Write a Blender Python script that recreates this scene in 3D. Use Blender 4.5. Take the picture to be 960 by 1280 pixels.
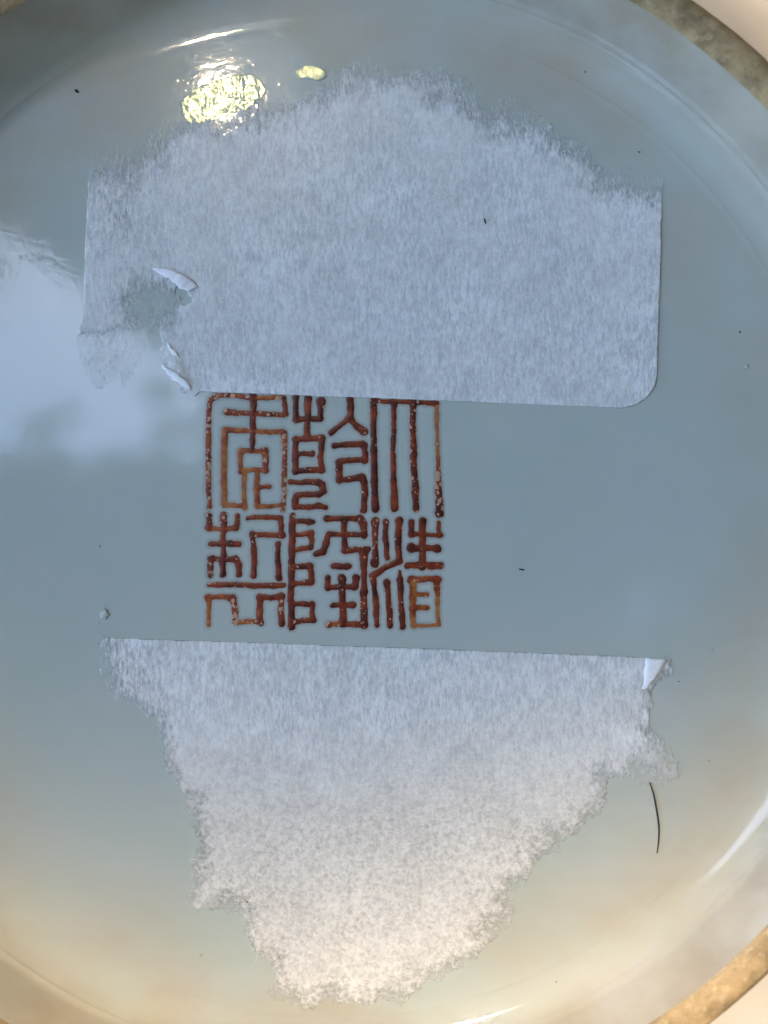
import bpy, math, random
import numpy as np
from mathutils import Vector

random.seed(7)
rng = np.random.default_rng(7)
scn = bpy.context.scene
for o in list(bpy.data.objects):
    bpy.data.objects.remove(o)

# ---------------------------------------------------------------- camera
MM = 0.001
H = 0.140                                   # lens height above the glazed base
cam_d = bpy.data.cameras.new('camera')
cam_d.sensor_fit = 'VERTICAL'
cam_d.sensor_height = 24.0
cam_d.lens = 12.0 / (0.064 / H)
cam_d.clip_start = 0.005
cam_d.clip_end = 500.0
cam_d.dof.use_dof = True
cam_d.dof.focus_distance = H
cam_d.dof.aperture_fstop = 6.0
cam = bpy.data.objects.new('camera', cam_d)
scn.collection.objects.link(cam)
cam.location = (0, 0, H)
scn.camera = cam

# ---------------------------------------------------------------- daylight
SUN = Vector((-0.0200, 0.0520, 0.1400)).normalized()      # direction to the sun
elev = math.asin(SUN.z)
azim = math.atan2(SUN.x, SUN.y)
world = bpy.data.worlds.new('World')
scn.world = world
world.use_nodes = True
wn = world.node_tree.nodes
sky = wn.new('ShaderNodeTexSky')
sky.sky_type = 'NISHITA'
sky.sun_disc = False
sky.sun_elevation = elev
sky.sun_rotation = azim
sky.dust_density = 0.35
sky.ozone_density = 1.0
world.node_tree.links.new(sky.outputs[0], wn['Background'].inputs[0])
wn['Background'].inputs[1].default_value = 0.12

sun_d = bpy.data.lights.new('sun', 'SUN')
sun_d.energy = 3.0
sun_d.angle = math.radians(0.5)
sun_d.color = (1.0, 0.77, 0.50)
sun = bpy.data.objects.new('sun', sun_d)
scn.collection.objects.link(sun)
sun.rotation_euler = SUN.to_track_quat('Z', 'Y').to_euler()
sun.location = SUN * 8

scn.view_settings.view_transform = 'Standard'
scn.view_settings.look = 'None'
scn.view_settings.exposure = 3.68
scn.view_settings.gamma = 1.0

# ---------------------------------------------------------------- helpers
def px(x, y):                               # a place on the base, 0.1 mm per unit
    return (np.asarray(x) - 480.0) * 1e-4, (640.0 - np.asarray(y)) * 1e-4

def value_noise(x, y, seed):
    xi = np.floor(x).astype(np.int64); yi = np.floor(y).astype(np.int64)
    fx = x - xi; fy = y - yi
    fx = fx * fx * (3 - 2 * fx); fy = fy * fy * (3 - 2 * fy)
    def h(a, b):
        v = (a * 374761393 + b * 668265263 + seed * 974634777) & 0xffffffff
        v = ((v ^ (v >> 13)) * 1274126177) & 0xffffffff
        return ((v ^ (v >> 16)) & 0xffff) / 65535.0
    a = h(xi, yi); b = h(xi + 1, yi); c = h(xi, yi + 1); d = h(xi + 1, yi + 1)
    return (a * (1 - fx) + b * fx) * (1 - fy) + (c * (1 - fx) + d * fx) * fy

def fbm(x, y, scale, seed, octaves=4):
    s = 0.0; amp = 1.0; tot = 0.0
    for k in range(octaves):
        s = s + amp * (value_noise(x / scale, y / scale, seed + 17 * k) - 0.5)
        tot += amp; amp *= 0.55; scale *= 0.5
    return s / tot * 2.0

def sstep(a, b, v):
    t = np.clip((v - a) / (b - a), 0, 1)
    return t * t * (3 - 2 * t)

def link(name, mesh, mat=None, parent=None, smooth=True):
    o = bpy.data.objects.new(name, mesh)
    scn.collection.objects.link(o)
    if mat: mesh.materials.append(mat)
    if smooth:
        mesh.polygons.foreach_set('use_smooth', [True] * len(mesh.polygons))
    if parent: o.parent = parent
    return o

def mesh_of(name, verts, faces):
    m = bpy.data.meshes.new(name)
    m.from_pydata([tuple(v) for v in verts], [], faces)
    m.update()
    return m

def float_attr(mesh, name, values):
    a = mesh.attributes.new(name, 'FLOAT', 'POINT')
    a.data.foreach_set('value', np.asarray(values, dtype=np.float32))

def tag(o, label, cat, group=None, kind=None):
    if label: o['label'] = label
    if cat: o['category'] = cat
    if group: o['group'] = group
    if kind: o['kind'] = kind

def clip_grid(xs, ys, f, fields):
    """Faces of the region f > 0 on a grid, its border cut by interpolation.
    Returns vertices in grid units, faces, carried fields, border segments."""
    nx, ny = len(xs), len(ys)
    inside = f > 0
    vid = -np.ones((ny, nx), dtype=np.int64)
    P = []; A = {k: [] for k in fields}
    iy, ix = np.nonzero(inside)
    vid[iy, ix] = np.arange(len(ix))
    P = [(xs[i], ys[j]) for j, i in zip(iy, ix)]
    for k in fields: A[k] = list(fields[k][iy, ix])
    cut = {}
    def edge(j0, i0, j1, i1):
        key = (j0, i0, j1, i1) if (j0, i0) < (j1, i1) else (j1, i1, j0, i0)
        if key in cut: return cut[key]
        a = f[j0, i0]; b = f[j1, i1]
        t = a / (a - b)
        n = len(P)
        P.append((xs[i0] + t * (xs[i1] - xs[i0]), ys[j0] + t * (ys[j1] - ys[j0])))
        for k in fields:
            A[k].append(fields[k][j0, i0] * (1 - t) + fields[k][j1, i1] * t)
        cut[key] = n
        return n
    cnt = (inside[:-1, :-1].astype(int) + inside[1:, :-1] + inside[:-1, 1:] + inside[1:, 1:])
    F = []; B = []
    full = np.argwhere(cnt == 4)
    for j, i in full:
        F.append((int(vid[j, i]), int(vid[j + 1, i]), int(vid[j + 1, i + 1]), int(vid[j, i + 1])))
    for j, i in np.argwhere((cnt > 0) & (cnt < 4)):
        ring = [(j, i), (j + 1, i), (j + 1, i + 1), (j, i + 1)]
        poly = []; cuts = []
        for k in range(4):
            a = ring[k]; b = ring[(k + 1) % 4]
            if inside[a]: poly.append(int(vid[a]))
            if inside[a] != inside[b]:
                e = edge(a[0], a[1], b[0], b[1])
                poly.append(e); cuts.append((e, inside[a]))
        if len(poly) >= 3:
            F.append(tuple(poly))
            for q in range(len(cuts)):
                e, leaving = cuts[q]
                if leaving:
                    B.append((e, cuts[(q + 1) % len(cuts)][0]))
    return np.array(P), F, A, B

# ---------------------------------------------------------------- materials
class N:
    """small node-tree writer"""
    def __init__(self, name):
        self.m = bpy.data.materials.new(name); self.m.use_nodes = True
        self.t = self.m.node_tree; self.t.nodes.clear()
        self.out = self.t.nodes.new('ShaderNodeOutputMaterial')
    def n(self, kind, **kw):
        nd = self.t.nodes.new('ShaderNode' + kind)
        for k, v in kw.items(): setattr(nd, k, v)
        return nd
    def put(self, sock, v):
        if isinstance(v, bpy.types.NodeSocket): self.t.links.new(v, sock)
        elif v is not None: sock.default_value = v
    def math(self, op, a, b=None, c=None, clamp=False):
        nd = self.n('Math', operation=op, use_clamp=clamp)
        self.put(nd.inputs[0], a); self.put(nd.inputs[1], b)
        if c is not None: self.put(nd.inputs[2], c)
        return nd.outputs[0]
    def ramp(self, v, a, b, lo=0.0, hi=1.0):
        nd = self.n('MapRange', interpolation_type='SMOOTHSTEP')
        self.put(nd.inputs[0], v); self.put(nd.inputs[1], a); self.put(nd.inputs[2], b)
        self.put(nd.inputs[3], lo); self.put(nd.inputs[4], hi)
        return nd.outputs[0]
    def mix(self, f, a, b, blend='MIX'):
        nd = self.n('Mix', data_type='RGBA', blend_type=blend)
        self.put(nd.inputs[0], f)
        self.put(nd.inputs[6], a if isinstance(a, bpy.types.NodeSocket) else (*a, 1))
        self.put(nd.inputs[7], b if isinstance(b, bpy.types.NodeSocket) else (*b, 1))
        return nd.outputs[2]
    def coord(self, scale=(1, 1, 1), rot=(0, 0, 0)):
        tc = self.n('TexCoord'); mp = self.n('Mapping')
        self.t.links.new(tc.outputs['Object'], mp.inputs[0])
        mp.inputs['Scale'].default_value = scale; mp.inputs['Rotation'].default_value = rot
        return mp.outputs[0]
    def noise(self, vec, scale, detail=3, rough=0.55, dist=0.0):
        nd = self.n('TexNoise')
        self.put(nd.inputs['Vector'], vec); nd.inputs['Scale'].default_value = scale
        nd.inputs['Detail'].default_value = detail; nd.inputs['Roughness'].default_value = rough
        nd.inputs['Distortion'].default_value = dist
        return nd.outputs[0]
    def voronoi(self, vec, scale, feature='F1'):
        nd = self.n('TexVoronoi', feature=feature)
        self.put(nd.inputs['Vector'], vec); nd.inputs['Scale'].default_value = scale
        return nd
    def attr(self, name):
        nd = self.n('Attribute', attribute_name=name)
        return nd.outputs['Fac']
    def bump(self, h, dist, normal=None, strength=1.0):
        nd = self.n('Bump'); nd.inputs['Strength'].default_value = strength
        nd.inputs['Distance'].default_value = dist
        self.put(nd.inputs['Height'], h)
        if normal: self.put(nd.inputs['Normal'], normal)
        return nd.outputs[0]
    def bsdf(self, color, rough, normal=None, ior=1.5, spec=0.5, **kw):
        nd = self.n('BsdfPrincipled')
        self.put(nd.inputs['Base Color'], color if isinstance(color, bpy.types.NodeSocket) else (*color, 1))
        self.put(nd.inputs['Roughness'], rough)
        nd.inputs['IOR'].default_value = ior
        nd.inputs['Specular IOR Level'].default_value = spec
        if normal: self.put(nd.inputs['Normal'], normal)
        for k, v in kw.items(): self.put(nd.inputs[k], v)
        return nd.outputs[0]
    def done(self, sh):
        self.t.links.new(sh, self.out.inputs[0]); return self.m

def glaze_material():
    g = N('celadon_glaze')
    c = g.coord()
    sep = g.n('SeparateXYZ'); g.put(sep.inputs[0], c)
    r = g.math('SQRT', g.math('ADD', g.math('MULTIPLY', sep.outputs[0], sep.outputs[0]),
                              g.math('MULTIPLY', sep.outputs[1], sep.outputs[1])))
    big = g.noise(c, 38, 3, 0.5)
    mid = g.noise(c, 160, 3, 0.55)
    col = g.mix(g.ramp(big, 0.3, 0.7), (0.442, 0.500, 0.442), (0.462, 0.515, 0.465))
    # iron-tan blush that gathers in patches towards the foot
    rim = g.ramp(r, 0.042, 0.064)
    patch = g.ramp(g.noise(c, 55, 2, 0.5), 0.22, 0.72)
    col = g.mix(g.math('MULTIPLY', g.math('MULTIPLY', rim, patch), 0.85), col, (0.44, 0.39, 0.29))
    col = g.mix(g.ramp(mid, 0.62, 0.8, 0, 0.18), col, (0.44, 0.46, 0.42))
    # the wall of the foot carries a thin ivory glaze
    col = g.mix(g.ramp(g.math('ADD', r, g.math('MULTIPLY', g.math('SUBTRACT', big, 0.5), 0.004)), 0.0650, 0.0685), col,
                g.mix(g.ramp(g.noise(c, 70, 3), 0.35, 0.65), (0.36, 0.31, 0.235), (0.45, 0.41, 0.335)))
    # faint scuffs and dirt freckles
    vd = g.voronoi(c, 190)
    fre = g.math('MULTIPLY', g.ramp(vd.outputs['Distance'], 0.02, 0.06, 1, 0),
                 g.ramp(g.noise(c, 120, 1), 0.60, 0.64))
    col = g.mix(g.math('MULTIPLY', fre, 0.35), col, (0.16, 0.14, 0.09))
    ripple = g.noise(c, 560, 2, 0.5, 0.4)
    milk = g.noise(g.coord(scale=(1, 1.6, 1)), 90, 5, 0.65)
    col = g.mix(g.ramp(milk, 0.35, 0.7, 0, 0.30), col, (0.50, 0.53, 0.51))
    ca = g.coord(scale=(1.5, 0.8, 1.0), rot=(0, 0, 0.25))
    peel = g.noise(ca, 1250, 2, 0.5)
    rough_zone = g.ramp(r, 0.030, 0.052)
    nb = g.bump(g.math('MULTIPLY', ripple, g.math('ADD', g.math('MULTIPLY', rough_zone, 0.8), 0.5)), 0.9e-5)
    nb = g.bump(g.math('MULTIPLY', peel, g.math('ADD', g.math('MULTIPLY', rough_zone, 0.50), 0.22)), 6.5e-6, nb)
    rough = g.ramp(g.noise(c, 260, 3), 0.3, 0.75, 0.025, 0.05)
    return g.done(g.bsdf(col, rough, nb, ior=1.5))

def rim_material():
    g = N('bare_foot_clay')
    c = g.coord()
    n1 = g.noise(c, 160, 5, 0.65); n2 = g.noise(c, 900, 4, 0.6)
    col = g.mix(g.ramp(n1, 0.35, 0.65), (0.20, 0.145, 0.075), (0.46, 0.33, 0.17))
    col = g.mix(g.ramp(n2, 0.55, 0.75, 0, 0.6), col, (0.60, 0.46, 0.27))
    n3 = g.noise(c, 2600, 3, 0.7)
    col = g.mix(g.ramp(n3, 0.58, 0.72, 0, 0.55), col, (0.11, 0.075, 0.035))
    ring = g.noise(g.coord(scale=(1, 1, 6)), 420, 3, 0.6)
    col = g.mix(g.ramp(ring, 0.5, 0.7, 0, 0.35), col, (0.66, 0.52, 0.34))
    return g.done(g.bsdf(col, 0.75, g.bump(g.math('ADD', n2, g.math('MULTIPLY', n3, 0.5)), 2.2e-4), spec=0.3))

def body_material():
    g = N('outer_white_glaze')
    c = g.coord()
    col = g.mix(g.ramp(g.noise(c, 40, 3), 0.3, 0.7), (0.62, 0.57, 0.50), (0.70, 0.66, 0.60))
    return g.done(g.bsdf(col, 0.12, g.bump(g.noise(c, 500, 2), 6e-6), ior=1.6))

def enamel_material():
    g = N('iron_red_enamel')
    c = g.coord()
    tone = g.attr('tone'); pit = g.attr('pit')
    n = g.noise(c, 900, 3, 0.6)
    t = g.math('ADD', tone, g.ramp(n, 0.3, 0.7, -0.15, 0.15), clamp=True)
    col = g.mix(g.ramp(t, 0.0, 0.5), (0.46, 0.160, 0.032), (0.23, 0.037, 0.012))
    col = g.mix(g.ramp(t, 0.45, 1.0), col, (0.075, 0.012, 0.007))
    # burst bubbles that lay the pale glaze bare
    v1 = g.voronoi(c, 1250); v2 = g.voronoi(c, 2100)
    thr = g.ramp(pit, 0.0, 1.0, 0.07, 0.40)
    thr = g.math('ADD', thr, g.ramp(g.noise(c, 500, 2), 0.35, 0.65, -0.20, 0.10))
    d1 = g.math('LESS_THAN', v1.outputs['Distance'], thr)
    d2 = g.math('LESS_THAN', v2.outputs['Distance'], g.math('MULTIPLY', thr, 0.8))
    spots = g.math('MAXIMUM', d1, d2)
    col = g.mix(g.math('MULTIPLY', spots, 0.9), col, (0.50, 0.32, 0.21))
    nb = g.bump(g.math('SUBTRACT', g.noise(c, 1400, 2), spots), 3e-5)
    # thin washes let the glaze below show at the border of a stroke
    thin = g.attr('thin')
    a = g.math('MULTIPLY', g.ramp(thin, -0.35, 0.75), g.ramp(tone, 0.0, 0.35, 0.74, 1.0))
    halo = g.math('ADD', g.ramp(thin, -2.2, -0.2, 0.0, 0.12), g.ramp(thin, -5.0, -1.5, 0.0, 0.12))
    a = g.math('MAXIMUM', a, halo)
    col = g.mix(g.ramp(thin, -0.3, 0.2), g.mix(g.ramp(thin, -3.0, -0.8), (0.52, 0.47, 0.46), (0.56, 0.27, 0.13)), col)
    body = g.bsdf(col, 0.34, nb, ior=1.45, spec=0.35)
    tr = g.n('BsdfTransparent'); mx = g.n('MixShader')
    g.put(mx.inputs[0], a); g.put(mx.inputs[1], tr.outputs[0]); g.put(mx.inputs[2], body)
    return g.done(mx.outputs[0])

def paper_material():
    g = N('fibrous_masking_paper')
    c = g.coord()
    dens = g.attr('fill'); swirl = g.attr('swirl')
    vs = g.coord(scale=(1.0, 0.30, 1.0), rot=(0, 0, 0.03))
    f1 = g.noise(vs, 2900, 4, 0.70); f2 = g.noise(c, 1700, 4, 0.6, 0.5)
    fib = g.mix(swirl, f1, f2)
    clo = g.noise(c, 120, 4, 0.6)
    clump = g.noise(c, 420, 3, 0.6)
    v = g.math('ADD', g.math('MULTIPLY', fib, 0.66), g.math('MULTIPLY', clo, 0.20))
    v = g.math('ADD', v, g.math('MULTIPLY', clump, 0.14))
    col = g.mix(g.ramp(v, g.math('MULTIPLY_ADD', swirl, -0.10, 0.38), g.math('MULTIPLY_ADD', swirl, 0.10, 0.62)), (0.52, 0.54, 0.53), (0.85, 0.865, 0.85))
    col = g.mix(g.math('MULTIPLY', swirl, 0.8), col, g.mix(g.ramp(v, 0.3, 0.7), (0.46, 0.445, 0.40), (0.78, 0.755, 0.68)))
    nb = g.bump(v, 8e-5)
    p = g.bsdf(col, 0.85, nb, spec=0.15)
    tl = g.n('BsdfTranslucent'); g.put(tl.inputs[0], (0.7, 0.7, 0.68, 1))
    # where the mat of fibres is thin the glaze shows through its gaps
    a = g.math('ADD', dens, g.math('MULTIPLY', g.math('SUBTRACT', v, 0.5), g.math('MULTIPLY', g.ramp(dens, 0.3, 1.0, 1.5, 1.2), g.math('MULTIPLY_ADD', swirl, -0.35, 1.0))))
    al = g.ramp(a, 0.10, 0.85)
    tr = g.n('BsdfTransparent'); mx = g.n('MixShader')
    g.put(mx.inputs[0], al); g.put(mx.inputs[1], tr.outputs[0]); g.put(mx.inputs[2], p)
    return g.done(mx.outputs[0])

def plain(name, color, rough=0.6, spec=0.3, var=0.15, scale=900):
    g = N(name); c = g.coord()
    n = g.noise(c, scale, 3)
    lo = tuple(v * (1 - var) for v in color); hi = tuple(min(1, v * (1 + var)) for v in color)
    return g.done(g.bsdf(g.mix(g.ramp(n, 0.3, 0.7), lo, hi), rough, g.bump(n, 2e-5), spec=spec))

def leaf_material():
    g = N('leaf_green'); c = g.coord()
    n = g.noise(c, 6, 3)
    col = g.mix(g.ramp(n, 0.3, 0.7), (0.035, 0.055, 0.018), (0.07, 0.10, 0.03))
    d = g.bsdf(col, 0.5, spec=0.3)
    tl = g.n('BsdfTranslucent'); g.put(tl.inputs[0], (0.06, 0.085, 0.02, 1))
    ad = g.n('MixShader'); g.put(ad.inputs[0], 0.35); g.put(ad.inputs[1], d); g.put(ad.inputs[2], tl.outputs[0])
    return g.done(ad.outputs[0])

M_GLAZE = glaze_material(); M_RIM = rim_material(); M_BODY = body_material()
M_ENAMEL = enamel_material(); M_PAPER = paper_material(); M_LEAF = leaf_material()
M_FIBRE = plain('paper_fibre', (0.80, 0.81, 0.79), 0.8, 0.2, 0.06)
M_WHITE = plain('bright_paper_back', (0.86, 0.87, 0.87), 0.7, 0.25, 0.04)
M_DARK = plain('black_hair', (0.020, 0.018, 0.014), 0.4, 0.5)
M_CRUMB = plain('dark_crumb', (0.018, 0.016, 0.013), 0.8, 0.2)
M_IRON = plain('iron_brown', (0.13, 0.085, 0.03), 0.35, 0.5)
M_STONE = plain('pale_paving', (0.42, 0.37, 0.31), 0.85, 0.2, 0.2, 9)

# ---------------------------------------------------------------- ground
gv = [(-40, -40, 0), (40, -40, 0), (40, 40, 0), (-40, 40, 0)]
ground = link('ground', mesh_of('ground', gv, [(0, 1, 2, 3)]), M_STONE)
ground.location = (0, 0, -0.300)
tag(ground, 'pale paving under the upturned vase', None, kind='structure')

# ---------------------------------------------------------------- the vase
CX, CY = px(415, 647)
vase = bpy.data.objects.new('porcelain_vase', None)
scn.collection.objects.link(vase)
vase.location = (float(CX), float(CY), 0)
vase.empty_display_size = 0.05
tag(vase, 'upturned celadon porcelain vase showing its glazed base with a red square seal mark', 'vase')

def lathe(name, profile_fn, nseg, mat, cap=False):
    prof0 = profile_fn(0.0)
    n = len(prof0); V = []; F = []
    for k in range(nseg):
        th = 2 * math.pi * k / nseg
        for (r, z) in profile_fn(th):
            V.append((r * math.cos(th) * MM, r * math.sin(th) * MM, z * MM))
    for k in range(nseg):
        k2 = (k + 1) % nseg
        for j in range(n - 1):
            F.append((k * n + j, k * n + j + 1, k2 * n + j + 1, k2 * n + j))
    if cap:
        F.append(tuple(k * n for k in range(nseg)))
    return link(name, mesh_of(name, V, F), mat, vase)

def wob(th, a, s):
    return a * (math.sin(3 * th + s) + 0.6 * math.sin(7 * th + 2.1 * s) + 0.35 * math.sin(17 * th + 3.3 * s))

def base_profile(th):
    d = math.degrees(th)
    dd = (d - 130 + 180) % 360 - 180
    rc = 67.0 - 2.6 * math.exp(-(dd / 38.0) ** 2) + wob(th, 0.05, 1.0)
    r0 = 62.4 + wob(th, 0.05, 0.3)
    soft = 1 - math.exp(-((((d - 108 + 180) % 360) - 180) / 24.0) ** 2)     # the crease is flattened along the far side to drop its glint
    P = [(1.0, 0), (8, 0), (25, 0), (45, 0), (56, 0), (60, 0), (61.5, 0)]
    P += [(r0 - 0.30, 0.0), (r0 - 0.16, 0.006 + 0.020 * soft), (r0, 0.012 + 0.030 * soft), (r0 + 0.16, 0.020 + 0.014 * soft), (r0 + 0.34, 0.030)]
    r, z = P[-1]
    K = 16
    for k in range(1, K + 1):
        q = k / K
        rn = (r0 + 0.34) + (rc - r0 - 0.34) * q
        sl = math.radians(3 + 37 * q ** 1.15)
        z += math.tan(sl) * (rn - r); r = rn
        P.append((r, z))
    zc = z
    P += [(rc + 0.10, zc + 0.10 + 0.07 * soft), (rc + 0.28, zc + 0.20)]
    for q in (0.15, 0.35, 0.55, 0.75, 0.9, 1.0):
        P.append((rc + 0.28 + (70.4 - rc - 0.28) * q, zc + 0.20 + (8.45 - zc - 0.20) * (q ** 1.08)))
    return P

base = lathe('glazed_base', base_profile, 360, M_GLAZE, cap=True)

def rim_profile(th):
    a = wob(th, 0.10, 0.7); b = wob(th, 0.13, 1.9)
    return [(70.34, 8.35), (70.5 + a, 8.62), (70.9 + a, 8.98 + 0.4 * b), (71.6, 9.22 + 0.5 * b), (72.4, 9.28),
            (73.2, 9.22 + a), (73.9 + b, 9.0), (74.5 + b, 8.5), (74.85 + b, 7.8), (74.9, 6.9)]
lathe('foot_rim', rim_profile, 360, M_RIM)

def body_profile(th):
    return [(74.86, 7.0), (74.6, 5.0), (74.1, 2.0), (73.9, -0.5), (74.4, -2.4), (76.0, -4.0), (79.5, -6.0), (86, -9),
            (96, -13.5), (110, -21), (126, -32), (140, -46), (152, -66), (160, -92), (163, -120), (160, -155), (148, -200),
            (124, -245), (98, -268), (84, -278), (82, -288), (88, -297), (88, -300)]
lathe('vase_body', body_profile, 160, M_BODY)

def glint_material():
    g = N('glint_tinted_glaze')
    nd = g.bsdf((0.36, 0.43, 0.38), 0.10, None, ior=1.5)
    p = nd.node; p.inputs['Specular Tint'].default_value = (0.90, 1.0, 0.45, 1)  # yellow-green of the glint put into the specular tint
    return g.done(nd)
M_GLINT = glint_material()
def glint_patch(cx, cy, half_l, half_w, ang, seed, amp, tx=0.0, ty=0.0):
    """an added rippled patch, shaped and tinted to imitate a sun glint on the glaze"""
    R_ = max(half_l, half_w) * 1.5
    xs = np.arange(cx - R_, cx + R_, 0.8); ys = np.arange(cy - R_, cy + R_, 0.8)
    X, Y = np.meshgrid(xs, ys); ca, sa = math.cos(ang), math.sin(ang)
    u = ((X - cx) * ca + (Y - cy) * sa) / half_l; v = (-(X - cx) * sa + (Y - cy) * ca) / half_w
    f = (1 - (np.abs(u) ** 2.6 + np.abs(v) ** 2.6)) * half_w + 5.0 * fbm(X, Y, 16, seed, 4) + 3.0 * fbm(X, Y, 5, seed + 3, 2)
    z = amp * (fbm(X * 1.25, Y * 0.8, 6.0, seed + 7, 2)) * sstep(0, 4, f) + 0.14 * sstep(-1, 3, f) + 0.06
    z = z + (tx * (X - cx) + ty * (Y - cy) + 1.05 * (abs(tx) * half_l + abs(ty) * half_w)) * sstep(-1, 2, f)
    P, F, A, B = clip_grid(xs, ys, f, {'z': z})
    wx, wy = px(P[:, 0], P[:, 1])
    m = mesh_of('added_glint', np.stack([wx - CX, wy - CY, np.array(A['z']) * 1e-4], 1), F)
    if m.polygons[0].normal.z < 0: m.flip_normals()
    return link('added_glint', m, M_GLINT, vase)
glint_patch(278, 123, 55, 24, -0.33, 5, 0.15)
glint_patch(389, 92, 19, 9, 0.1, 8, 0.27, 0.0386, -0.010)  # second added glint, tilted to mirror the sun to the lens

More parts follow.
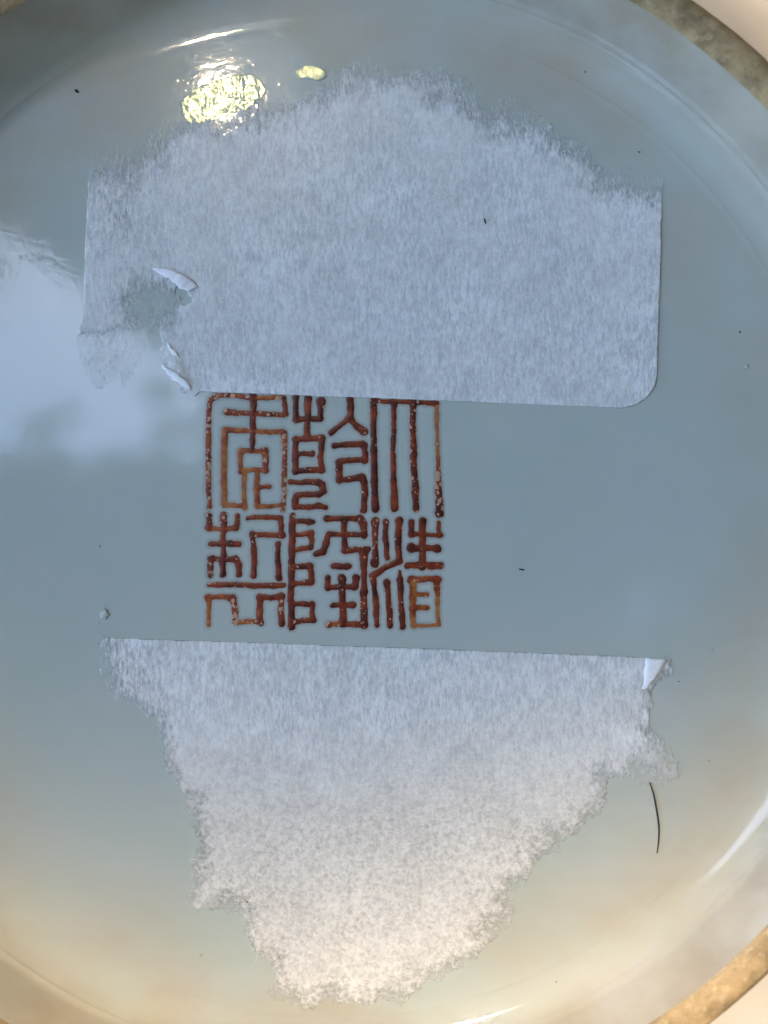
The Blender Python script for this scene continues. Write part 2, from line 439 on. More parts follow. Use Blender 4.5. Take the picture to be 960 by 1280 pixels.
# ---------------------------------------------------------------- the seal mark
# strokes: (crop, tone 0 pale .. 1 dark, pits 0..1, [(x, y, width)...])
CROPS = {1: (240, 480), 2: (390, 480), 3: (240, 620), 4: (390, 620)}
def S(crop, tone, pit, *pts): return (crop, tone, pit, pts)
CHARS = [
 [  # upper left
  S(1,.45,1.0,(165,84,26),(125,108,28),(113,200,28),(108,400,32),(108,550,30),(112,700,28),(115,822,26)),
  S(1,.45,.9,(150,82,26),(250,75,24),(330,84,26),(400,92,28),(500,92,24),(600,88,26)),
  S(1,.55,.5,(612,92,24),(620,140,24),(626,200,26)),
  S(1,.55,.45,(625,205,28),(580,206,28),(400,197,30),(290,190,32),(232,188,38)),
  S(1,.85,.25,(405,75,44),(410,140,40),(408,200,36),(405,300,36),(402,380,30),(402,440,26)),
  S(1,.30,.2,(225,305,38),(300,308,30),(400,315,28),(520,320,26),(600,315,30)),
  S(1,.25,.15,(222,310,34),(212,470,38),(212,650,36),(216,800,34)),
  S(1,.22,.1,(215,810,30),(280,808,26),(350,812,28)),
  S(1,.18,.05,(350,825,28),(348,700,28),(350,590,28)),
  S(1,.28,.1,(330,447,28),(400,445,26),(480,445,30)),
  S(1,.35,.3,(328,450,38),(322,520,26),(325,580,28)),
  S(1,.4,.45,(485,445,40),(492,520,34),(490,575,34)),
  S(1,.25,.05,(325,578,26),(400,572,26),(490,575,28)),
  S(1,.18,.05,(432,590,28),(432,700,34),(435,810,30)),
  S(1,.25,.1,(430,816,28),(520,815,22),(610,805,22)),
  S(1,.45,.1,(440,692,24),(515,684,22)),
  S(1,.5,.8,(612,325,34),(618,450,28),(615,600,30),(612,750,26),(609,842,20)),
 ],
 [  # upper middle
  S(1,.8,.1,(690,90,34),(690,160,32),(692,235,32)),
  S(1,.75,.1,(772,98,44),(770,150,40),(768,235,32)),
  S(1,.7,.35,(862,122,58),(856,185,32),(852,230,30)),
  S(1,.75,.25,(690,238,32),(770,233,34),(860,232,32)),
  S(1,.65,.2,(768,240,30),(765,290,34),(766,345,38)),
  S(1,.72,.1,(685,370,34),(770,362,36),(860,360,38)),
  S(1,.72,.1,(688,372,36),(690,480,36),(692,580,36)),
  S(1,.72,.15,(866,365,38),(857,480,32),(866,575,38)),
  S(1,.72,.1,(690,580,38),(770,576,36),(866,575,34)),
  S(1,.6,0,(705,465,24),(750,462,24),(802,466,30)),
  S(1,.7,.15,(658,656,26),(750,655,30),(840,655,38),(868,670,40),(872,720,38),(840,736,34),(770,735,30),(692,746,34),(684,780,36),(688,816,36),(780,822,28),(845,812,38),(888,824,24)),
  S(2,.7,.4,(253,98,40),(257,150,36),(253,225,34)),
  S(2,.7,.2,(243,232,34),(190,275,28),(125,326,32)),
  S(2,.72,.3,(260,238,34),(300,285,34),(345,318,48)),
  S(2,.75,.2,(152,412,32),(230,405,32),(330,402,36)),
  S(2,.72,.3,(345,410,40),(354,465,34),(352,510,34)),
  S(2,.72,.2,(348,502,32),(250,508,34),(180,520,38),(180,570,40),(182,635,40)),
  S(2,.70,.15,(178,638,34),(250,632,32),(335,620,44),(350,660,38),(350,740,36),(346,842,34)),
 ],
 [  # upper right
  S(2,.75,.4,(405,110,24),(480,118,20),(540,120,24),(680,122,22),(780,126,24),(822,128,32)),
  S(2,.85,.15,(412,112,40),(408,200,38),(410,330,34),(413,450,40),(415,650,40),(422,830,48)),
  S(2,.68,.2,(545,115,36),(543,300,28),(540,480,30),(547,650,36),(550,828,48)),
  S(2,.8,.6,(675,128,40),(672,300,32),(678,480,38),(680,580,34),(687,700,42),(692,832,38)),
  S(2,.05,.5,(828,135,24),(832,250,24),(836,400,22),(838,500,22)),
  S(2,.35,.9,(838,490,22),(840,600,26),(842,700,32)),
  S(2,.75,.9,(843,720,34),(850,800,46),(850,862,46)),
 ],
 [  # lower left
  S(3,.6,.7,(113,130,34),(112,180,32),(112,212,32)),
  S(3,.65,.6,(210,128,38),(210,180,36),(208,230,30)),
  S(3,.6,.5,(303,135,26),(300,185,30),(288,215,28)),
  S(3,.5,.2,(108,214,26),(208,222,24),(292,214,28)),
  S(3,.55,.3,(208,228,28),(207,320,32),(208,420,28)),
  S(3,.6,.6,(128,322,30),(208,318,32),(260,322,36),(312,322,30)),
  S(3,.65,.7,(120,528,30),(122,470,32),(128,415,36)),
  S(3,.62,.2,(130,418,30),(208,424,30),(290,420,34)),
  S(3,.75,.15,(208,395,30),(206,450,36),(205,522,34)),
  S(3,.7,.4,(293,420,36),(309,460,36),(312,522,32)),
  S(3,.55,.15,(372,148,18),(420,142,30),(500,142,28),(590,148,32)),
  S(3,.5,.2,(590,150,34),(597,200,28),(592,258,32)),
  S(3,.6,.25,(602,262,34),(500,260,28),(405,260,32)),
  S(3,.7,.25,(403,255,34),(411,350,32),(413,440,36),(410,530,32)),
  S(3,.72,.15,(575,320,34),(573,430,28),(578,545,36)),
  S(3,.55,.3,(112,590,20),(170,592,34),(300,592,30),(400,598,32),(540,598,34),(608,594,28)),
  S(3,.25,.7,(110,862,24),(112,770,24),(113,690,28)),
  S(3,.35,.15,(105,676,32),(200,672,26),(255,684,34)),
  S(3,.65,.9,(272,680,40),(284,760,32),(290,840,32)),
  S(3,.2,.25,(285,842,28),(370,838,26),(455,838,28)),
  S(3,.6,.3,(452,845,38),(450,760,32),(455,690,34)),
  S(3,.7,.1,(450,675,38),(530,680,30),(602,668,36)),
  S(3,.65,.5,(598,665,34),(590,760,32),(598,852,36)),
 ],
 [  # lower middle
  S(3,.75,.03,(674,130,28),(668,190,40),(668,300,38),(662,500,38),(660,700,40),(662,872,44)),
  S(3,.7,.3,(680,165,26),(740,168,26),(782,172,38),(808,174,22)),
  S(3,.68,.15,(680,258,28),(740,255,28),(790,250,38),(800,300,26),(793,342,32),(730,350,26),(680,362,28)),
  S(3,.68,.25,(680,472,28),(740,468,28),(785,466,40),(796,520,32),(795,575,36),(740,580,28),(680,582,28)),
  S(3,.68,.35,(680,720,28),(740,722,30),(800,722,36),(800,780,24),(808,828,34),(740,830,30),(680,838,30)),
  S(4,.75,.1,(98,150,34),(200,148,30),(300,150,36)),
  S(4,.65,.6,(318,150,42),(340,185,46),(348,262,36)),
  S(4,.72,.1,(350,262,34),(240,255,26),(112,255,28),(92,320,36),(72,374,42),(28,385,28)),
  S(4,.72,.2,(218,160,38),(214,250,32),(218,368,38),(290,358,30),(372,356,30)),
  S(4,.72,.15,(342,368,60),(344,420,44),(345,520,32),(346,650,40)),
  S(4,.7,.6,(346,640,38),(345,750,40),(346,862,46)),
  S(4,.75,.1,(142,466,32),(190,468,34),(238,468,36)),
  S(4,.75,.3,(102,545,30),(105,608,34)),
  S(4,.72,.3,(198,545,46),(200,620,38),(203,720,40),(206,850,46)),
  S(4,.75,.1,(292,545,40),(286,605,38)),
  S(4,.72,.2,(105,612,28),(200,603,30),(288,608,28)),
  S(4,.68,.2,(142,730,30),(205,727,30),(272,728,36)),
  S(4,.6,.7,(112,858,32),(205,852,30),(280,858,36),(345,858,34)),
 ],
 [  # lower right
  S(4,.72,.3,(420,168,46),(421,300,34),(420,380,32),(418,448,50)),
  S(4,.7,.05,(492,172,38),(490,280,30),(500,412,26)),
  S(4,.72,.15,(578,168,44),(575,280,36),(578,435,44),(500,470,34),(405,530,38),(418,640,30),(428,780,36),(434,862,26)),
  S(4,.7,.1,(500,575,38),(508,660,28),(516,750,34),(518,866,30)),
  S(4,.7,.5,(584,508,14),(588,560,38),(593,680,26),(600,800,36),(604,872,30)),
  S(4,.7,.15,(660,175,32),(662,255,34)),
  S(4,.7,.15,(738,168,44),(739,300,36),(735,470,44)),
  S(4,.55,.15,(846,178,20),(842,262,24)),
  S(4,.6,.1,(660,257,30),(740,255,28),(858,262,24)),
  S(4,.65,.15,(662,345,54),(700,350,36),(780,345,32),(835,350,44)),
  S(4,.6,.5,(632,465,30),(680,462,36),(735,460,36),(800,466,44),(855,464,36)),
  S(4,.45,.3,(662,560,44),(750,553,30),(842,555,38)),
  S(4,.35,.15,(672,560,42),(673,680,38),(672,760,34)),
  S(4,.12,.1,(672,750,34),(676,862,32)),
  S(4,.35,.4,(832,560,44),(836,620,30)),
  S(4,.14,.1,(836,610,28),(838,700,24),(842,855,24)),
  S(4,.08,.0,(670,862,20),(760,866,18),(842,860,18)),
  S(4,.3,.05,(690,655,24),(768,655,26)),
  S(4,.3,.05,(690,745,32),(768,745,32)),
 ],
]
def character(strokes):
    segs = []
    for crop, tone, pit, pts in strokes:
        ox, oy = CROPS[crop]
        q = [(ox + a * .1875, oy + b * .1875, w * .1875 * 0.5) for a, b, w in pts]
        for a, b in zip(q[:-1], q[1:]): segs.append((a, b, tone, pit))
        for e, nb_ in ((q[0], q[1]), (q[-1], q[-2])):
            k = random.uniform(0.96, 1.10)
            if tone > 0.3: segs.append(((e[0], e[1], e[2] * k), (e[0] + (nb_[0] - e[0]) * .04 + .01, e[1] + (nb_[1] - e[1]) * .04, e[2] * k), min(1, tone + 0.14), min(1, pit + 0.12)))
    allx = [s[k][0] for s in segs for k in (0, 1)]; ally = [s[k][1] for s in segs for k in (0, 1)]
    st = 0.55
    xs = np.arange(min(allx) - 8, max(allx) + 8, st); ys = np.arange(min(ally) - 8, max(ally) + 8, st)
    X, Y = np.meshgrid(xs, ys)
    Xw = X + 1.3 * fbm(X, Y, 11, 3); Yw = Y + 1.3 * fbm(X, Y, 11, 91)
    best = np.full(X.shape, -1e9); soft = np.zeros(X.shape)
    ts = np.zeros(X.shape); ps = np.zeros(X.shape); ws = np.full(X.shape, 1e-9)
    for (ax, ay, ar), (bx, by, br), tone, pit in segs:
        dx, dy = bx - ax, by - ay
        L2 = dx * dx + dy * dy
        t = np.clip(((Xw - ax) * dx + (Yw - ay) * dy) / L2, 0, 1)
        d = (ar + t * (br - ar)) - np.hypot(Xw - ax - t * dx, Yw - ay - t * dy)
        best = np.maximum(best, d)
        w = np.exp(np.clip(d, -20, 5) * 1.5)
        soft += np.exp(np.clip(d, -30, 8) * 1.6)
        ts += w * tone; ps += w * pit; ws += w
    f = np.log(soft + 1e-20) / 1.6                     # rounded union: pools in the corners
    f = np.minimum(f, best + 0.9)
    f = f + 0.5 * fbm(X, Y, 4.5, 55, 2) + 0.75
    tone = ts / ws; pit = ps / ws
    pool = fbm(X, Y, 13, 7, 2)
    tone = np.clip(tone + 0.32 * pool, 0, 1)
    hgt = 1.5 * np.clip(f / 3.0, 0, 1) ** 0.55 * (0.35 + 0.75 * tone)       # in 0.1 mm
    hgt += 0.25 * fbm(X, Y, 3, 23, 2) * sstep(0.5, 2, f)
    P, F, A, B = clip_grid(xs, ys, f + 5.0, {'h': hgt, 'tone': tone, 'pit': pit, 'thin': f})
    wx, wy = px(P[:, 0], P[:, 1])
    z = np.maximum(np.array(A['h']), 0) * 0.42e-4 + 1.2e-5
    V = np.stack([wx - CX, wy - CY, z], 1)
    F = [tuple(reversed(q)) for q in F]
    # grid y grows downwards, so the order above faces up
    m = mesh_of('seal_character', V, F)
    m.flip_normals() if m.polygons[0].normal.z < 0 else None
    for k in ('tone', 'pit', 'thin'): float_attr(m, k, A[k])
    o = link('seal_character', m, M_ENAMEL, vase)
    return o
for ch in CHARS: character(ch)

# ---------------------------------------------------------------- the two pieces of masking paper
def poly_field(pts, xs, ys, seed, tear_amp=6.0):
    """signed distance to an outline whose segments are clean (0) or torn (1)"""
    X, Y = np.meshgrid(xs, ys)
    dtc = [np.full(X.shape, 1e9), np.full(X.shape, 1e9)]
    ins = np.zeros(X.shape, bool)
    n = len(pts)
    for k in range(n):
        ax, ay, tk = pts[k]; bx, by, _ = pts[(k + 1) % n]
        dx, dy = bx - ax, by - ay
        t = np.clip(((X - ax) * dx + (Y - ay) * dy) / (dx * dx + dy * dy + 1e-9), 0, 1)
        d = np.hypot(X - ax - t * dx, Y - ay - t * dy)
        dtc[int(tk)] = np.minimum(dtc[int(tk)], d)
        c = ((ay > Y) != (by > Y)) & (X < (bx - ax) * (Y - ay) / (by - ay + 1e-12) + ax)
        ins ^= c
    best = np.minimum(*dtc); f = np.where(ins, best, -best)
    tear = sstep(-7, 7, dtc[0] - dtc[1]); dt = np.where(ins, dtc[1], -dtc[1])
    rough = (0.5 - np.abs(fbm(X, Y, 34, seed, 3))) * tear_amp * 2.0 + fbm(X, Y, 14, seed + 2, 3) * tear_amp * 1.1 + fbm(X, Y, 5, seed + 5, 3) * tear_amp * 0.5
    f = f + tear * (rough + 3.0) + (1 - tear) * fbm(X, Y, 60, seed + 9, 2) * 0.5
    return X, Y, f, tear, dt

def sheet(name, X, Y, xs, ys, f, dens, swirl, lift, parent, zbase=1.6):
    P, F, A, B = clip_grid(xs, ys, f, {'d': dens, 's': swirl, 'l': lift})
    wx, wy = px(P[:, 0], P[:, 1])
    n = len(P)
    d = np.array(A['d'])
    z = (0.35 + zbase * np.clip(d, 0, 1) + np.array(A['l'])) * 1e-4
    V = np.stack([wx, wy, z], 1)
    F = list(F); V = list(map(tuple, V))
    bmap = {}
    dd = list(A['d']); ss = list(A['s'])
    def low(i):
        if i not in bmap:
            bmap[i] = len(V); V.append((V[i][0], V[i][1], max(2.5e-5, V[i][2] - 1.6e-4))); dd.append(dd[i]); ss.append(ss[i])
        return bmap[i]
    for a, b in B: F.append((b, a, low(a), low(b)))
    m = mesh_of(name, V, F)
    if m.polygons[0].normal.z < 0: m.flip_normals()
    float_attr(m, 'fill', dd); float_attr(m, 'swirl', ss)
    return link(name, m, M_PAPER, parent)

def fibres(n, xs, ys, f, tear, dens, swirl, parent, seed, lmin=10, lmax=34, edge_bias=0.35):
    r = np.random.default_rng(seed)
    ny, nx = f.shape; V = []; F = []
    w_in = np.where(tear > 0.5, f > 13.0, f > 14.0).astype(float) * (0.35 + 0.65 * np.clip(dens, 0, 1)); w_in = w_in.ravel() / w_in.sum()
    idx = r.choice(ny * nx, size=n, p=w_in)
    for q in idx:
        j, i = divmod(int(q), nx)
        s = swirl[j, i]
        x = xs[i] + r.uniform(-1, 1); y = ys[j] + r.uniform(-1, 1)
        L = r.uniform(lmin, lmax); K = 5
        ang = math.pi / 2 + r.normal(0, 0.22 + 1.3 * s)
        curl = r.normal(0, 0.10 + 0.40 * s)
        w = r.uniform(0.07, 0.20)
        z0 = (0.45 + 1.7 * float(np.clip(dens[j, i], 0, 1)) + r.uniform(0.05, 0.35)); arch = r.uniform(0, 0.5)
        x -= math.cos(ang) * L / 2; y -= math.sin(ang) * L / 2
        b = len(V)
        for k in range(K + 1):
            t = k / K
            nxv, nyv = -math.sin(ang), math.cos(ang)
            ww = w * (1 - 0.75 * abs(2 * t - 1) ** 2)
            zz = (z0 + arch * 4 * t * (1 - t)) * 1e-4
            for sg in (-1, 1):
                a_, b_ = px(x + sg * nxv * ww, y + sg * nyv * ww)
                V.append((float(a_), float(b_), zz))
            # crown line of the fibre gives it a round back
            a_, b_ = px(x, y); V.append((float(a_), float(b_), zz + ww * 0.6e-4))
            x += math.cos(ang) * L / K; y += math.sin(ang) * L / K; ang += curl
            if k:
                p0 = b + 3 * (k - 1); p1 = b + 3 * k
                F.append((p0, p1, p1 + 2, p0 + 2)); F.append((p0 + 2, p1 + 2, p1 + 1, p0 + 1))
    o = link('paper_fibres', mesh_of('paper_fibres', V, F), M_FIBRE, parent)
    o['kind'] = 'stuff'
    return o

def ribbon(name, rail_a, rail_b, mat, parent, thick=0.9):
    """a curled strip between two 3D rails (x px, y px, z in 0.1 mm), with real thickness"""
    def ragged(r, sd):
        out = []; m = 5 * (len(r) - 1)
        for i in range(m + 1):
            t = i / 5; j = min(int(t), len(r) - 2); u = t - j
            q = [r[j][k] * (1 - u) + r[j + 1][k] * u for k in range(3)]
            h = [float(fbm(np.array([i * 3.1]), np.array([sd]), 5, int(sd) + k, 3)[0]) for k in range(3)]
            out.append((q[0] + 2.2 * h[0], q[1] + 2.2 * h[1], q[2] + 0.8 * h[2]))
        return out
    rail_a = ragged(rail_a, rail_a[0][0]); rail_b = ragged(rail_b, rail_b[0][1])
    n = len(rail_a); V = []; F = []
    K = 4
    for s in (0, 1):
        for a, b in zip(rail_a, rail_b):
            for k in range(K + 1):
                t = k / K
                bul = 0.7 * 4 * t * (1 - t)
                X_ = a[0] + (b[0] - a[0]) * t; Y_ = a[1] + (b[1] - a[1]) * t
                Z_ = a[2] + (b[2] - a[2]) * t + bul - s * thick
                wx, wy = px(X_, Y_); V.append((float(wx), float(wy), Z_ * 1e-4))
    W = K + 1; half = n * W
    for i in range(n - 1):
        for k in range(K):
            q = (i * W + k, i * W + k + 1, (i + 1) * W + k + 1, (i + 1) * W + k)
            F.append(q); F.append(tuple(half + v for v in reversed(q)))
    rim = [i * W for i in range(n)] + [(n - 1) * W + k for k in range(1, W)] + \
          [i * W + K for i in range(n - 2, -1, -1)] + [k for k in range(K - 1, 0, -1)]
    for a, b in zip(rim, rim[1:] + rim[:1]): F.append((a, b, half + b, half + a))
    m = mesh_of(name, V, F)
    o = link(name, m, mat, parent)
    return o

# upper piece
T, C = 1.0, 0.0
UP = [(112,196,C),(107,300,C),(104,409,T),(108,446,T),(126,474,T),(150,470,T),(172,436,T),(196,404,T),(207,382,T),(216,360,T),(224,350,T),(241,362,T),
      (233,386,T),(214,410,T),(209,436,T),(222,456,T),(214,462,T),(243,489,C),(400,495,C),(560,501,C),(700,507,C),(776,510,C),
      (794,506,C),(808,497,C),(817,484,C),(821,466,C),(823,380,C),(826,290,C),(828,226,T),(800,226,T),(770,216,T),(742,202,T),(712,180,T),
      (690,168,T),(668,150,T),(640,133,T),(602,128,T),(580,102,T),(530,94,T),(460,84,T),(420,92,T),(390,108,T),(345,130,T),
      (290,148,T),(232,155,T),(190,166,T),(165,190,T),(145,186,T)]
upper = bpy.data.objects.new('paper_tape', None); scn.collection.objects.link(upper)
tag(upper, 'upper piece of white masking paper with rounded corner stuck above the red seal', 'paper tape', 'pieces of paper left on the base')
xs = np.arange(90, 845, 1.5); ys = np.arange(66, 525, 1.5)
X, Y, f, tear, dt = poly_field(UP, xs, ys, 11, 9.5)
top = sstep(0, 85, f) * 0.55 + 0.45
dtn = dt + 26 * fbm(X, Y, 34, 611, 4)
dens = np.where(Y < 300, sstep(-12, 58, dtn) * 0.74 + 0.24, 1.0)
dens = dens * (1 - 0.86 * np.exp(-(((X - 192) / 50) ** 2 + ((Y - 380) / 36) ** 2)) * (1 - sstep(220, 236, X)))
dens = dens * (1 - 0.28 * np.exp(-(((X - 150) / 50) ** 2 + ((Y - 260) / 100) ** 2)))
dens = dens * (1 - 0.75 * sstep(398, 424, Y + 10 * fbm(X, Y, 24, 64)) * (X < 200) * (1 - sstep(190, 215, X)))
dens = dens + 0.10 * fbm(X, Y, 60, 31)
swirl = np.clip(0.18 + 0.25 * fbm(X, Y, 80, 77, 2), 0, 1)
lift = 1.3 * np.exp(-(((X - 250) / 30) ** 2 + ((Y - 350) / 22) ** 2)) \
     + 2.6 * np.exp(-(((X - 226 - (Y - 465) * 0.5) / 9) ** 2 + ((Y - 462) / 22) ** 2)) \
     + 0.9 * np.exp(-(((X - 152 - (Y - 370) * 0.45) / 7) ** 2 + ((Y - 370) / 26) ** 2)) \
     + 0.5 * np.exp(-(((X - 545) / 6) ** 2 + ((Y - 455) / 40) ** 2)) + 0.25 * fbm(X, Y, 34, 21, 3)
sheet('paper_sheet', X, Y, xs, ys, f, np.clip(dens, 0, 1), swirl, lift, upper)
fibres(12000, xs, ys, f, tear, dens, swirl, upper, 3, 5, 14)
ribbon('curled_flap', [(191,337,3.4),(200,343,4.6),(212,349,5.4),(221,356,5.6),(225,362,5.4),(237,365,4.6),(242,361,3.6)],
       [(193,335,2.4),(205,336,4.4),(218,339,5.6),(229,344,6.0),(239,349,5.2),(246,355,3.6),(250,361,2.2)], M_WHITE, upper)
ribbon('curled_flap', [(201,456,2.8),(208,465,4.2),(216,474,4.6),(226,482,4.2),(238,488,2.6)],
       [(208,457,3.2),(217,463,5.8),(226,470,6.4),(234,477,5.4),(241,485,3.0)], M_WHITE, upper)
ribbon('curled_flap', [(209,430,2.2),(211,437,3.4),(217,444,3.2),(223,449,2.2)],
       [(212,430,2.8),(216,435,4.2),(221,440,4.2),(225,447,2.8)], M_WHITE, upper)

# lower piece
LO = [(128,797,C),(400,806,C),(620,814,C),(806,822,C),(833,824,T),(824,848,T),(804,862,T),(811,880,C),(811,915,T),(824,935,T),(844,968,T),
      (822,974,T),(792,962,T),(752,966,T),(748,1000,T),(718,1038,T),(672,1068,T),(645,1108,T),(628,1150,T),(602,1180,T),
      (560,1212,T),(522,1226,T),(500,1248,T),(440,1246,T),(382,1254,T),(344,1238,T),(346,1192,T),(320,1182,T),(309,1150,T),
      (302,1129,T),(247,1131,T),(252,1060,T),(240,1000,T),(214,950,T),(196,892,T),(162,872,T),(132,852,T)]
lower = bpy.data.objects.new('paper_tape', None); scn.collection.objects.link(lower)
tag(lower, 'lower torn piece of white masking paper fraying to a ragged point below the red seal', 'paper tape', 'pieces of paper left on the base')
xs = np.arange(105, 865, 1.5); ys = np.arange(785, 1275, 1.5)
X, Y, f, tear, dt = poly_field(LO, xs, ys, 41, 8.0)
dtn = dt + 24 * fbm(X, Y, 32, 711, 4)
dens = sstep(-24, 34, dtn) * 0.64 + 0.34
dens = dens * (1 - 0.40 * np.exp(-(((X - 150) / 60) ** 2 + ((Y - 850) / 70) ** 2)))
dens = dens * (1 - 0.45 * np.exp(-(((X - 800) / 50) ** 2 + ((Y - 965) / 30) ** 2)))
dens = dens * (1 - 0.13 * sstep(950, 1120, Y)) + 0.14 * fbm(X, Y, 55, 131)
swirl = np.clip(sstep(860, 1080, Y) * 0.95 + 0.10 + 0.2 * fbm(X, Y, 80, 177, 2), 0, 1)
lift = 0.30 * fbm(X, Y, 30, 121, 3) + 0.5 * sstep(950, 1100, Y) * np.abs(fbm(X, Y, 22, 19, 3))
sheet('paper_sheet', X, Y, xs, ys, f, np.clip(dens, 0, 1), swirl, lift, lower)
fibres(7000, xs, ys, f, tear, dens, swirl, lower, 9, 4, 13)
ribbon('folded_corner', [(806,823,2.6),(805,836,3.0),(804,850,3.0),(802,860,2.4)],
       [(834,825,3.0),(826,837,3.4),(817,850,3.2),(804,862,2.5)], M_WHITE, lower, 0.8)

fibres(220, xs, ys, f, tear, dens, np.clip(swirl + 0.15, 0, 0.6), lower, 19, 22, 55)
# ---------------------------------------------------------------- small things on the base
def tube(name, pts, r0, mat, taper=True):
    V = []; F = []; n = len(pts); S_ = 8
    P = []
    for x, y, z in pts:
        a, b = px(x, y); P.append(Vector((float(a), float(b), z * 1e-4)))
    for i, p in enumerate(P):
        t = (P[min(i + 1, n - 1)] - P[max(i - 1, 0)]).normalized()
        u = t.cross(Vector((0, 0, 1))).normalized(); v = u.cross(t)
        r = r0 * 1e-4 * (0.35 + 0.65 * math.sin(math.pi * min(1, 0.12 + i / (n - 1) * 0.8)) if taper else 1)
        for k in range(S_):
            a = 2 * math.pi * k / S_
            V.append(p + u * math.cos(a) * r + v * math.sin(a) * r)
    for i in range(n - 1):
        for k in range(S_):
            F.append((i * S_ + k, i * S_ + (k + 1) % S_, (i + 1) * S_ + (k + 1) % S_, (i + 1) * S_ + k))
    F.append(tuple(range(S_))[::-1]); F.append(tuple((n - 1) * S_ + k for k in range(S_)))
    return link(name, mesh_of(name, V, F), mat)

pts = []
for k in range(25):
    t = k / 24
    pts.append((812 + 9.0 * math.sin(t * 1.95) / math.sin(1.95) * (1 - 0.0 * t) + 2.0 * math.sin(t * math.pi) + 0.5 * math.sin(t * 11) * (1 - t), 978 + 88 * t,
                1.2 + 1.5 * math.sin(t * math.pi)))
hair = tube('hair', pts, 1.25, M_DARK)
tag(hair, 'short curved black hair lying on the glaze below the torn corner of the lower paper', 'hair')

def blob(name, x, y, rx, ry, ang, hz, mat, parent=None, seed=0, z0=0.0):
    r = random.Random(seed); V = []; F = []; NA, NR = 16, 5
    wx, wy = px(x, y)
    ox, oy = (CX, CY) if parent is vase else (0, 0)
    lob = [1 + 0.22 * r.uniform(-1, 1) for _ in range(NA)]
    for j in range(NR):
        ph = (math.pi / 2) * j / (NR - 1)
        for k in range(NA):
            a = 2 * math.pi * k / NA
            q = math.cos(ph) * lob[k]
            dx = rx * q * math.cos(a); dy = ry * q * math.sin(a)
            X_ = dx * math.cos(ang) - dy * math.sin(ang); Y_ = dx * math.sin(ang) + dy * math.cos(ang)
            V.append((float(wx - ox) + X_ * 1e-4, float(wy - oy) + Y_ * 1e-4, (z0 + 0.02 + hz * math.sin(ph) * (1 + 0.15 * r.uniform(-1, 1))) * 1e-4))
    for j in range(NR - 1):
        for k in range(NA):
            F.append((j * NA + k, j * NA + (k + 1) % NA, (j + 1) * NA + (k + 1) % NA, (j + 1) * NA + k))
    return link(name, mesh_of(name, V, F), mat, parent)

for (x, y, rx, ry, ang, z0, lab) in [
    (96, 114, 3.6, 1.8, -0.6, 0, 'tiny black crumb near the foot at the upper left'),
    (606, 277, 3.6, 1.0, -1.3, 2.2, 'tiny dark splinter lying on the upper paper'),
    (309, 1127, 2.6, 2.2, 0.2, 0, 'tiny black crumb at the notch in the left edge of the lower paper'),
    (652, 712, 4.2, 0.9, -0.2, 0, 'tiny dark splinter on the bare glaze right of the red seal'),
]:
    tag(blob('crumb', x, y, rx, ry, ang, 1.6, M_CRUMB, None, int(x), z0), lab, 'crumb')
for (x, y, rx, ry, ang) in [(730, 1230, 1.6, 4.0, 0.0), (724, 1243, 1.2, 2.2, -0.4), (695, 1226, 1.2, 1.6, 0), (707, 1258, 1.2, 1.2, 0),
                            (540, 1218, 1.4, 1.4, 0), (799, 190, 2.4, 1.8, 0), (716, 1042, 2.4, 2.0, 0), (925, 415, 1.6, 3.0, 0.4),
                            (125, 683, 1.0, 2.6, 0), (731, 91, 1.2, 2.2, .3), (849, 852, 1.8, 1.0, 0), (287, 337, 1.2, 1.2, 0)]:
    if (x, y) == (287, 337): continue
    rr = math.hypot(x - 415, y - 647)
    blob('iron_spot', x, y, rx * 0.75, ry * 0.75, ang, 0.6, M_IRON, vase, int(x + y), 0.0 if rr < 612 else (0.6 if rr < 632 else 3))
for (x, y, rx, ry, h) in [(131, 768, 6.5, 7.5, 2.6), (123, 778, 1.6, 1.6, 0.8), (934, 458, 3.2, 3.0, 1.2)]:
    blob('glaze_blister', x, y, rx, ry, 0, h, M_GLAZE, vase, int(x + y))

# ---------------------------------------------------------------- leaf canopy added overhead, out of view, shaped to shade the vase
ZC = 3.0
def refl(x, y):                               # where the eye sees, mirrored in the base, the canopy plane
    a, b = px(x, y); k = 1 + ZC / H
    return (float(a) * k, float(b) * k)
GAP = [refl(*p) for p in [(-900,120),(-420,215),(-160,258),(-60,275),(0,290),(55,325),(105,385),(165,425),(222,470),(252,505),(248,548),(150,560),(40,552),(-60,560),(-160,575),(-420,760),(-900,1300)]]
def in_poly(p, poly):
    x, y = p; c = False; n = len(poly)
    for k in range(n):
        ax, ay = poly[k]; bx, by = poly[(k + 1) % n]
        if (ay > y) != (by > y) and x < (bx - ax) * (y - ay) / (by - ay) + ax: c = not c
    return c
SX, SY = SUN.x / SUN.z * ZC, SUN.y / SUN.z * ZC      # where the sun's rays to the base's middle cross the canopy
V = []; F = []
r_ = random.Random(5)
def leaf(x, y, z, L, W, ang, tilt=0.25):
    """a pointed six-sided leaf folded along its midrib"""
    ca, sa = math.cos(ang), math.sin(ang)
    tz = r_.uniform(-tilt, tilt)
    pts = [(-0.5, 0, 0), (-0.15, 0.5, .05), (0.2, 0.42, .05), (0.5, 0, 0), (0.2, -0.42, .05), (-0.15, -0.5, .05)]
    out = []
    for u, v, w in pts:
        a = u * L; b = v * W
        out.append((x + a * ca - b * sa, y + a * sa + b * ca, z + w * W + a * tz))
    return out
def clear(q):
    """leaves keep out of the open sky gap and of the patch the thin light comes through"""
    for p in q:
        if in_poly((p[0], p[1]), GAP): return False
        s = (p[2]) / SUN.z
        fx, fy = p[0] - SUN.x * s, p[1] - SUN.y * s         # where this point's shadow falls
        if abs(fx) < 0.13 and -0.13 < fy < 0.13: return False
        if -0.05 < fx < 0.18 and -0.05 < fy < 0.18: return False
    return True
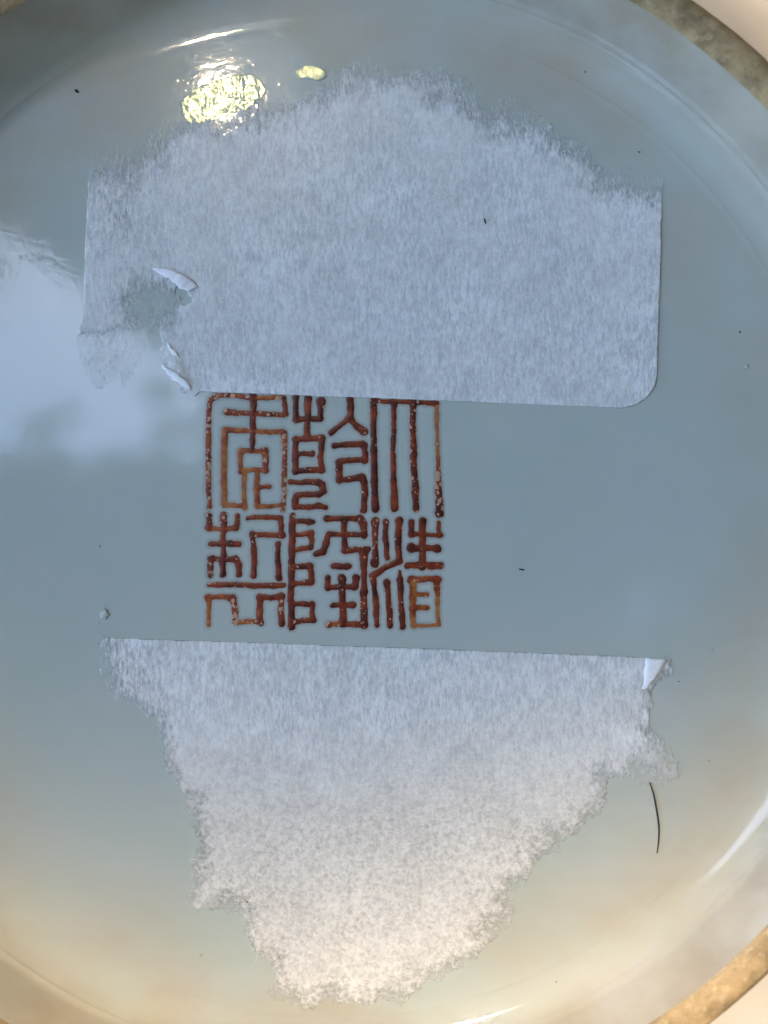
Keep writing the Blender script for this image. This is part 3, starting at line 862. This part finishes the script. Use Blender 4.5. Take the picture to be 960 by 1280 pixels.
def add_leaf(q):
    b = len(V); V.extend(q); F.append((b, b + 1, b + 2, b + 3)); F.append((b, b + 3, b + 4, b + 5))
# near part of the added canopy, leaf by leaf
for k in range(20000):
    x = r_.uniform(-2.3, 2.3); y = r_.uniform(-2.4, 2.4)
    q = leaf(x, y, ZC + r_.uniform(-0.10, 0.25), r_.uniform(0.10, 0.17), r_.uniform(0.06, 0.10), r_.uniform(0, 6.283))
    if clear(q) or (r_.random() < 0.03 and in_poly((x, y), GAP) and x < -0.4): add_leaf(q)
# the rest of the added canopy hangs down all round, thinner towards the left
for k in range(22000):
    a = r_.uniform(-math.pi, math.pi); el = math.asin(r_.uniform(-0.06, 0.86))
    left = max(0.0, math.cos(a - math.radians(178)))
    low = max(0.0, math.cos(a + math.radians(102)))
    if r_.random() < 0.88 * left ** 1.2 + 0.42 * low ** 3: continue
    d = Vector((math.cos(a) * math.cos(el), math.sin(a) * math.cos(el), math.sin(el)))
    p = d * r_.uniform(5.2, 6.6)
    if p.z < -0.25: continue
    u = Vector((-math.sin(a), math.cos(a), 0)); v = d.cross(u)
    t = r_.uniform(0, 6.283); u, v = u * math.cos(t) + v * math.sin(t), v * math.cos(t) - u * math.sin(t)
    u = (u + d * r_.uniform(-0.5, 0.5)).normalized(); v = (v + d * r_.uniform(-0.5, 0.5)).normalized()
    L = r_.uniform(0.30, 0.5); W = L * 0.62
    q = [tuple(p + u * (e * L) + v * (g_ * W)) for e, g_ in ((-0.5, 0), (-0.15, 0.5), (0.2, 0.42), (0.5, 0), (0.2, -0.42), (-0.15, -0.5))]
    f3 = [(x * ZC / z, y * ZC / z) if z > 0.8 else None for x, y, z in q]
    if any(w is not None and in_poly(w, GAP) for w in f3): continue
    if clear(q): add_leaf(q)
# slender strips added across the sun to shape its light: tight over the middle of the base, a little apart over its lower side
def strip(xa, xb, yc, pitch, open_fn):
    b = len(V); n = max(1, int((xb - xa) / 0.012))
    for i in range(n + 1):
        xx = xa + (xb - xa) * i / n
        hw = pitch * (1 - open_fn(xx - SX, yc - SY)) / 2
        V.extend([(xx, yc - hw, ZC - 0.01), (xx, yc + hw, ZC - 0.01), (xx, yc, ZC - 0.008)])
        if i:
            p0 = b + 3 * (i - 1); p1 = b + 3 * i
            F.append((p0, p1, p1 + 2, p0 + 2)); F.append((p0 + 2, p1 + 2, p1 + 1, p0 + 1))
def openness(x, y):
    w = float(fbm(np.array([x * 1000.0]), np.array([y * 1000.0]), 45, 5, 2)[0])
    d = -0.012 - y + 0.014 * w + 3.2 * x * x - 0.004
    t = min(1.0, max(0.0, d / 0.066))
    dim = -1.6 * math.exp(-((x + 0.02) ** 2 + (y - 0.050) ** 2) / (2 * 0.010 ** 2)) - 1.6 * math.exp(-((x + 0.0092) ** 2 + (y - 0.0548) ** 2) / (2 * 0.008 ** 2))
    side = min(1.0, max(0.0, (x + y - 0.104) / 0.03))
    return 0.009 * (1 - dim) + 0.16 * side + 0.165 * t ** 1.8 * (1 + 0.2 * w)
yy = 0.22
PITCH = 0.0035
while yy > -0.22:
    strip(SX - 0.22, SX + 0.22, SY + yy, PITCH, openness)
    yy -= PITCH
crown = link('added_canopy', mesh_of('added_canopy', V, F), M_LEAF, smooth=False)
tag(crown, 'unseen leaf canopy added overhead to shade the vase', 'foliage', kind='stuff')
